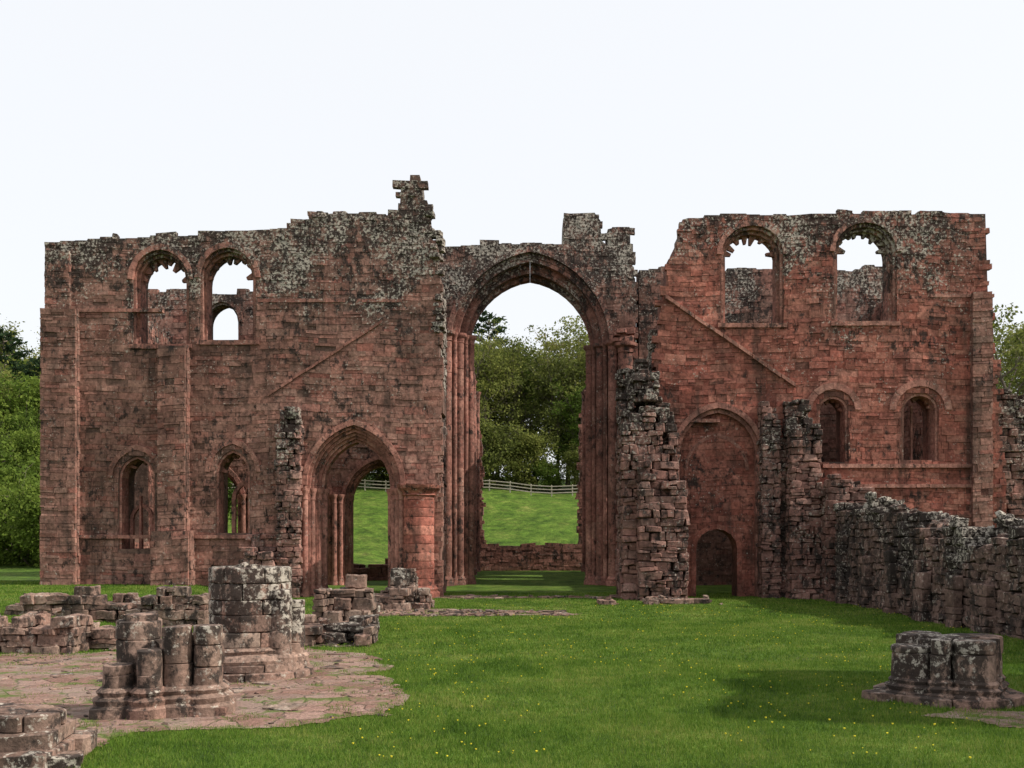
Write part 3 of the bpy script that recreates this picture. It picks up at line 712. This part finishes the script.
for (x,y,sx,sy) in [(-5.55,14.1,1.05,1.0),(-4.75,14.2,.95,.95)]: block(mb,(x,y,.06),(sx,sy,.2),.15,None,.02,.02,T4)
block(mb,(-5.62,14.4,1.33),(.46,.42,.08),.3,None,.02,.03,T4,.1)
mb.obj('clustered_pillar_base',M_near,None,True)
mb=MB(); cx,cy=6.45,15.5
for i in range(8):
    a=i*math.pi/4+.25-math.pi/2; r=.3 if i%2==0 else .15; d=.62 if i%2==0 else .6
    x=cx+d*math.cos(a);y=cy+d*math.sin(a)
    zt=.95-(.12 if i in(3,6) else 0)
    shaft(mb,x,y,.28,zt,r,.4,26,.006)
    lathe(mb,x,y,[(r+.12,.0),(r+.12,.13),(r+.07,.16),(r+.1,.22),(r+.03,.26),(r+.05,.31),(r+.01,.35)],26,None,.01)
lathe(mb,cx,cy,[(.45,.3),(.45,.9)],28,.5,.02)
base_ring(mb,cx,cy,.4,1.08,-.06,.12,9,.2)
block(mb,(cx-1.15,cy-.35,.06),(.45,.4,.14),.5,None,.02,.02,T4); block(mb,(cx+.1,cy+.1,.9),(.7,.6,.08),.3,None,.02,.03,T4)
mb.obj('clustered_pillar_base',M_near,None,True)
mb=MB(); block(mb,(-11.35,21.0,.4),(.05,.05,.9),0,.5,0,.005); block(mb,(-11.35,20.97,.95),(.35,.03,.35),0,.5,0,.004); mb.obj('information_sign',M_sign)
mb=MB(); y=106.
for i in range(31):
    x=-33+i*2.2; zz=float(H(x,y)); block(mb,(x,y,zz+.55),(.13,.13,1.3),0,None,.01,.01)
    for hz in (.35,.7,1.05):
        x2=x+2.2; z2=float(H(x2,y)); 
        q=[(x,zz+hz-.05),(x2,z2+hz-.05),(x2,z2+hz+.05),(x,zz+hz+.05)]
        hexa(mb,[(a,y-.1,b) for a,b in q],[(a,y-.065,b) for a,b in q],.5)
mb.obj('wooden_fence',M_wood)

# ---------------- trees
def tube(mb,p0,p1,r0,r1,n=6):
    d=(p1-p0); 
    if np.linalg.norm(d)<1e-4: return
    d=d/np.linalg.norm(d); u=np.cross(d,[.3,.9,.2]); u/=np.linalg.norm(u); v=np.cross(d,u)
    an=np.arange(n)/n*2*math.pi; c=np.outer(np.cos(an),u)+np.outer(np.sin(an),v)
    mb.add(np.concatenate([p0+c*r0,p1+c*r1]),[[i,(i+1)%n,n+(i+1)%n,n+i] for i in range(n)],.5)
def tree_meshes(name,seed,Ht,Rc,leafs,per,leafmat,lo=.22,sig=.45,limbs=18):
    r=np.random.default_rng(seed); wb=MB(); tips=[]
    p=np.zeros(3); N_=9; trunk=[p]
    for i in range(N_):
        p=p+np.array([r.normal(0,.25),r.normal(0,.25),Ht*.85/N_]); trunk.append(p)
    tr=Ht*.02
    for i in range(N_): tube(wb,trunk[i],trunk[i+1],tr*(1-i/N_*.85),tr*(1-(i+1)/N_*.85),8)
    for k in range(limbs):
        t=lo+(1-lo)*(k+r.random())/limbs; f=t*N_; i=min(int(f),N_-1); b=trunk[i]+(trunk[i+1]-trunk[i])*(f-i)
        a=k*2.4+r.normal(0,.3); prof=math.sin(math.pi*min(1,max(.05,(t-lo*.4)/(1.12-lo*.4))))**.6
        L=Rc*prof*r.uniform(.7,1.1); up=r.uniform(.2,.8)+t*.6
        d=np.array([math.cos(a),math.sin(a),up]); d/=np.linalg.norm(d); q=b; rr=tr*.4*(1-t*.5)
        for s in range(4):
            q2=q+d*L/4+r.normal(0,.12*L/4,3); tube(wb,q,q2,rr*(1-s*.2),rr*(.8-s*.2),5); 
            if s>=1:
                for _ in range(4):
                    e=d+r.normal(0,.75,3); e/=np.linalg.norm(e); l2=L*r.uniform(.2,.42); q3=q2+e*l2; tube(wb,q2,q3,rr*.35,rr*.1,4)
                    for _ in range(2):
                        e2=e+r.normal(0,.7,3); q4=q3+e2*l2*.45; tube(wb,q3,q4,rr*.12,.015,3); tips.append(q4)
                    tips.append(q3); 
            d=d+np.array([0,0,.12])+r.normal(0,.1,3); d/=np.linalg.norm(d); q=q2
    tips=np.array(tips); 
    n=len(tips)*per; dens=r.uniform(.2,1.8,len(tips))
    idx=r.choice(len(tips),n,p=dens/dens.sum()); c=tips[idx]+r.normal(0,sig,(n,3))*np.array([1,1,.7])
    u=r.normal(0,1,(n,3)); u/=np.linalg.norm(u,axis=1)[:,None]; w=np.cross(u,r.normal(0,1,(n,3))); w/=np.linalg.norm(w,axis=1)[:,None]
    s=(leafs*r.uniform(.6,1.3,n))[:,None]
    V=np.stack([c-u*s,c+w*s*.55,c+u*s,c-w*s*.55],1).reshape(-1,3)
    ct=r.uniform(.1,.9,len(tips))
    tone=np.clip(ct[idx]*.6+r.uniform(0,.4,n),0,1)
    lb=MB(); lb.add(V,np.arange(n*4).reshape(-1,4),np.repeat(tone,4))
    return wb.mesh(name+'_wood',M_bark),lb.mesh(name+'_leaves',leafmat)
def pine_meshes(name,seed,Ht,Rc):
    r=np.random.default_rng(seed); wb=MB(); lb=MB()
    tube(wb,np.zeros(3),np.array([0,0,Ht]),Ht*.018,.03,8)
    C=[];U=[]
    for k in range(60):
        t=.4+.6*(k+r.random())/60; a=k*2.4; L=Rc*min(1,(1-t)*2.6+.2)*r.uniform(.4,1.15)+.3; d=np.array([math.cos(a),math.sin(a),.05+.3*t]); b=np.array([0,0,t*Ht])
        tube(wb,b,b+d*L,.07,.015,3)
        m=int(70*L/Rc)+15; f=1-.55*r.random(m)**1.3; C.append(b+d*L*f[:,None]+r.normal(0,.28,(m,3))*np.array([1,1,.5])); U.append(np.tile(d,(m,1))+r.normal(0,.5,(m,3)))
    C=np.concatenate(C);U=np.concatenate(U);U/=np.linalg.norm(U,axis=1)[:,None];n=len(C)
    w=np.cross(U,r.normal(0,1,(n,3)));w/=np.linalg.norm(w,axis=1)[:,None];s=r.uniform(.2,.4,n)[:,None]
    V=np.stack([C-U*s,C+w*s*.35,C+U*s,C-w*s*.35],1).reshape(-1,3)
    lb.add(V,np.arange(n*4).reshape(-1,4),np.repeat(r.uniform(0,1,n),4))
    return wb.mesh(name+'_wood',M_bark),lb.mesh(name+'_needles',M_pine)
TV=[tree_meshes('deciduous_a',1,17,5.5,.19,17,M_leaf),tree_meshes('deciduous_b',2,19,6.5,.19,12,M_leaf),tree_meshes('deciduous_c',3,15,5.5,.18,24,M_leafg),tree_meshes('deciduous_d',4,18,5,.16,6,M_leaf)]
SH=[tree_meshes('shrub_a',8,5,3.2,.16,18,M_leafg,lo=.05),tree_meshes('shrub_b',9,6,3.4,.16,16,M_leaf,lo=.05)]
PN=[pine_meshes('pine_a',5,20,4.5)]
def place_tree(ms,x,y,s,rz,parent=None,name=None,zoff=-.3):
    if parent is None: parent=empty(name); 
    for me in ms:
        o=bpy.data.objects.new('part_'+me.name,me); link(o,parent); o.location=(x,y,float(H(x,y))+zoff); o.rotation_euler=(0,0,rz); o.scale=(s*R(.95,1.05),s,s)
    return parent
dist=empty('distant_trees')
r_=random.Random(3)
for row,(yy,sp) in enumerate([(115,7.5),(124,7.5),(136,8.5)]):
    x=-95+r_.uniform(0,4)
    while x<95:
        s=r_.uniform(.75,1.0)+.04*row
        if abs(x)>7: place_tree(TV[r_.choice([0,1,2,3,0,1,3])],x,yy+r_.uniform(-3,3),s,r_.uniform(0,6.3),dist)
        x+=sp*r_.uniform(.8,1.3)
# trees framed by the crossing arch
for k,x,y,s in [(0,-5.5,114,.85),(1,-1.2,118,.88),(0,3.0,115,.83),(1,6.5,118,.97),(2,-3.2,122,1.08),(3,0.6,126,.95),(0,4.6,125,1.0),(2,6.2,113,.75),(0,-7.5,122,1.0),(3,5.8,128,1.08),(1,-2,134,.86)]:
    place_tree(TV[k],x,y,s,r_.uniform(0,6.3),dist)
x=-90
while x<90:
    place_tree(SH[r_.randrange(2)],x,110+r_.uniform(-1.5,2),r_.uniform(.5,1.1),r_.uniform(0,6.3),dist); x+=r_.uniform(2.5,4)
place_tree(PN[0],-5.6,133,1.12,0,None,'pine_tree')
place_tree(PN[0],-48.5,92,.86,1,None,'conifer_tree'); place_tree(PN[0],-44.0,90,.78,2,None,'conifer_tree')
for k,x,y,s in [(2,-41,79,.92),(2,-37.5,76,.72),(2,-46,84,.9),(0,-44,78,.85),(2,-35.5,72,.62)]: place_tree(TV[k],x,y,s,r_.uniform(0,6),None,'deciduous_tree')
for x,y,s in [(-36,68,1.0),(-33,66,.9),(-39,70,1.2),(-30,63,.8),(-42,72,1.3)]: place_tree(SH[0],x,y,s,r_.uniform(0,6),None,'bush')
place_tree(TV[3],34.5,70,1.02,1,None,'birch_tree'); place_tree(TV[1],40,73,.95,2,None,'deciduous_tree'); place_tree(TV[3],36.5,66,.9,2,None,'birch_tree')
for x,y,s in [(-22,78,.8),(-27,76,.8),(-19,100,.8),(14,80,.7),(22,78,.8)]: place_tree(TV[2],x,y,s,r_.uniform(0,6),None,'deciduous_tree')

# ---------------- light
sd=Vector((.83,-.15,.76)).normalized()
w=bpy.data.worlds.new('World'); scene.world=w; w.use_nodes=True; nt=w.node_tree
bg=nt.nodes['Background']; sky=nt.nodes.new('ShaderNodeTexSky'); sky.sky_type='NISHITA'; sky.sun_disc=False
sky.sun_elevation=math.asin(sd.z); sky.sun_rotation=math.atan2(sd.x,sd.y); sky.dust_density=3
mx=nt.nodes.new('ShaderNodeMixRGB'); mx.inputs[0].default_value=.76; mx.inputs[2].default_value=(9.7,9.8,9.95,1)
nt.links.new(sky.outputs[0],mx.inputs[1]); nt.links.new(mx.outputs[0],bg.inputs[0]); bg.inputs[1].default_value=.12
L=bpy.data.lights.new('Sun','SUN'); L.energy=5.0; L.angle=math.radians(.5); L.color=(1,.94,.84)
lo=link(bpy.data.objects.new('Sun',L)); lo.rotation_euler=sd.to_track_quat('Z','Y').to_euler()
# ---------------- camera
cam=bpy.data.cameras.new('Camera'); co=link(bpy.data.objects.new('Camera',cam)); co.location=(0,0,2.5); co.rotation_euler=(math.radians(90),0,0)
cam.sensor_width=36; cam.lens=1000*36/1024; cam.shift_x=-19/1024; cam.shift_y=152/1024; cam.clip_end=4000
scene.camera=co
scene.view_settings.view_transform='Standard'; scene.view_settings.look='None'; scene.view_settings.exposure=0
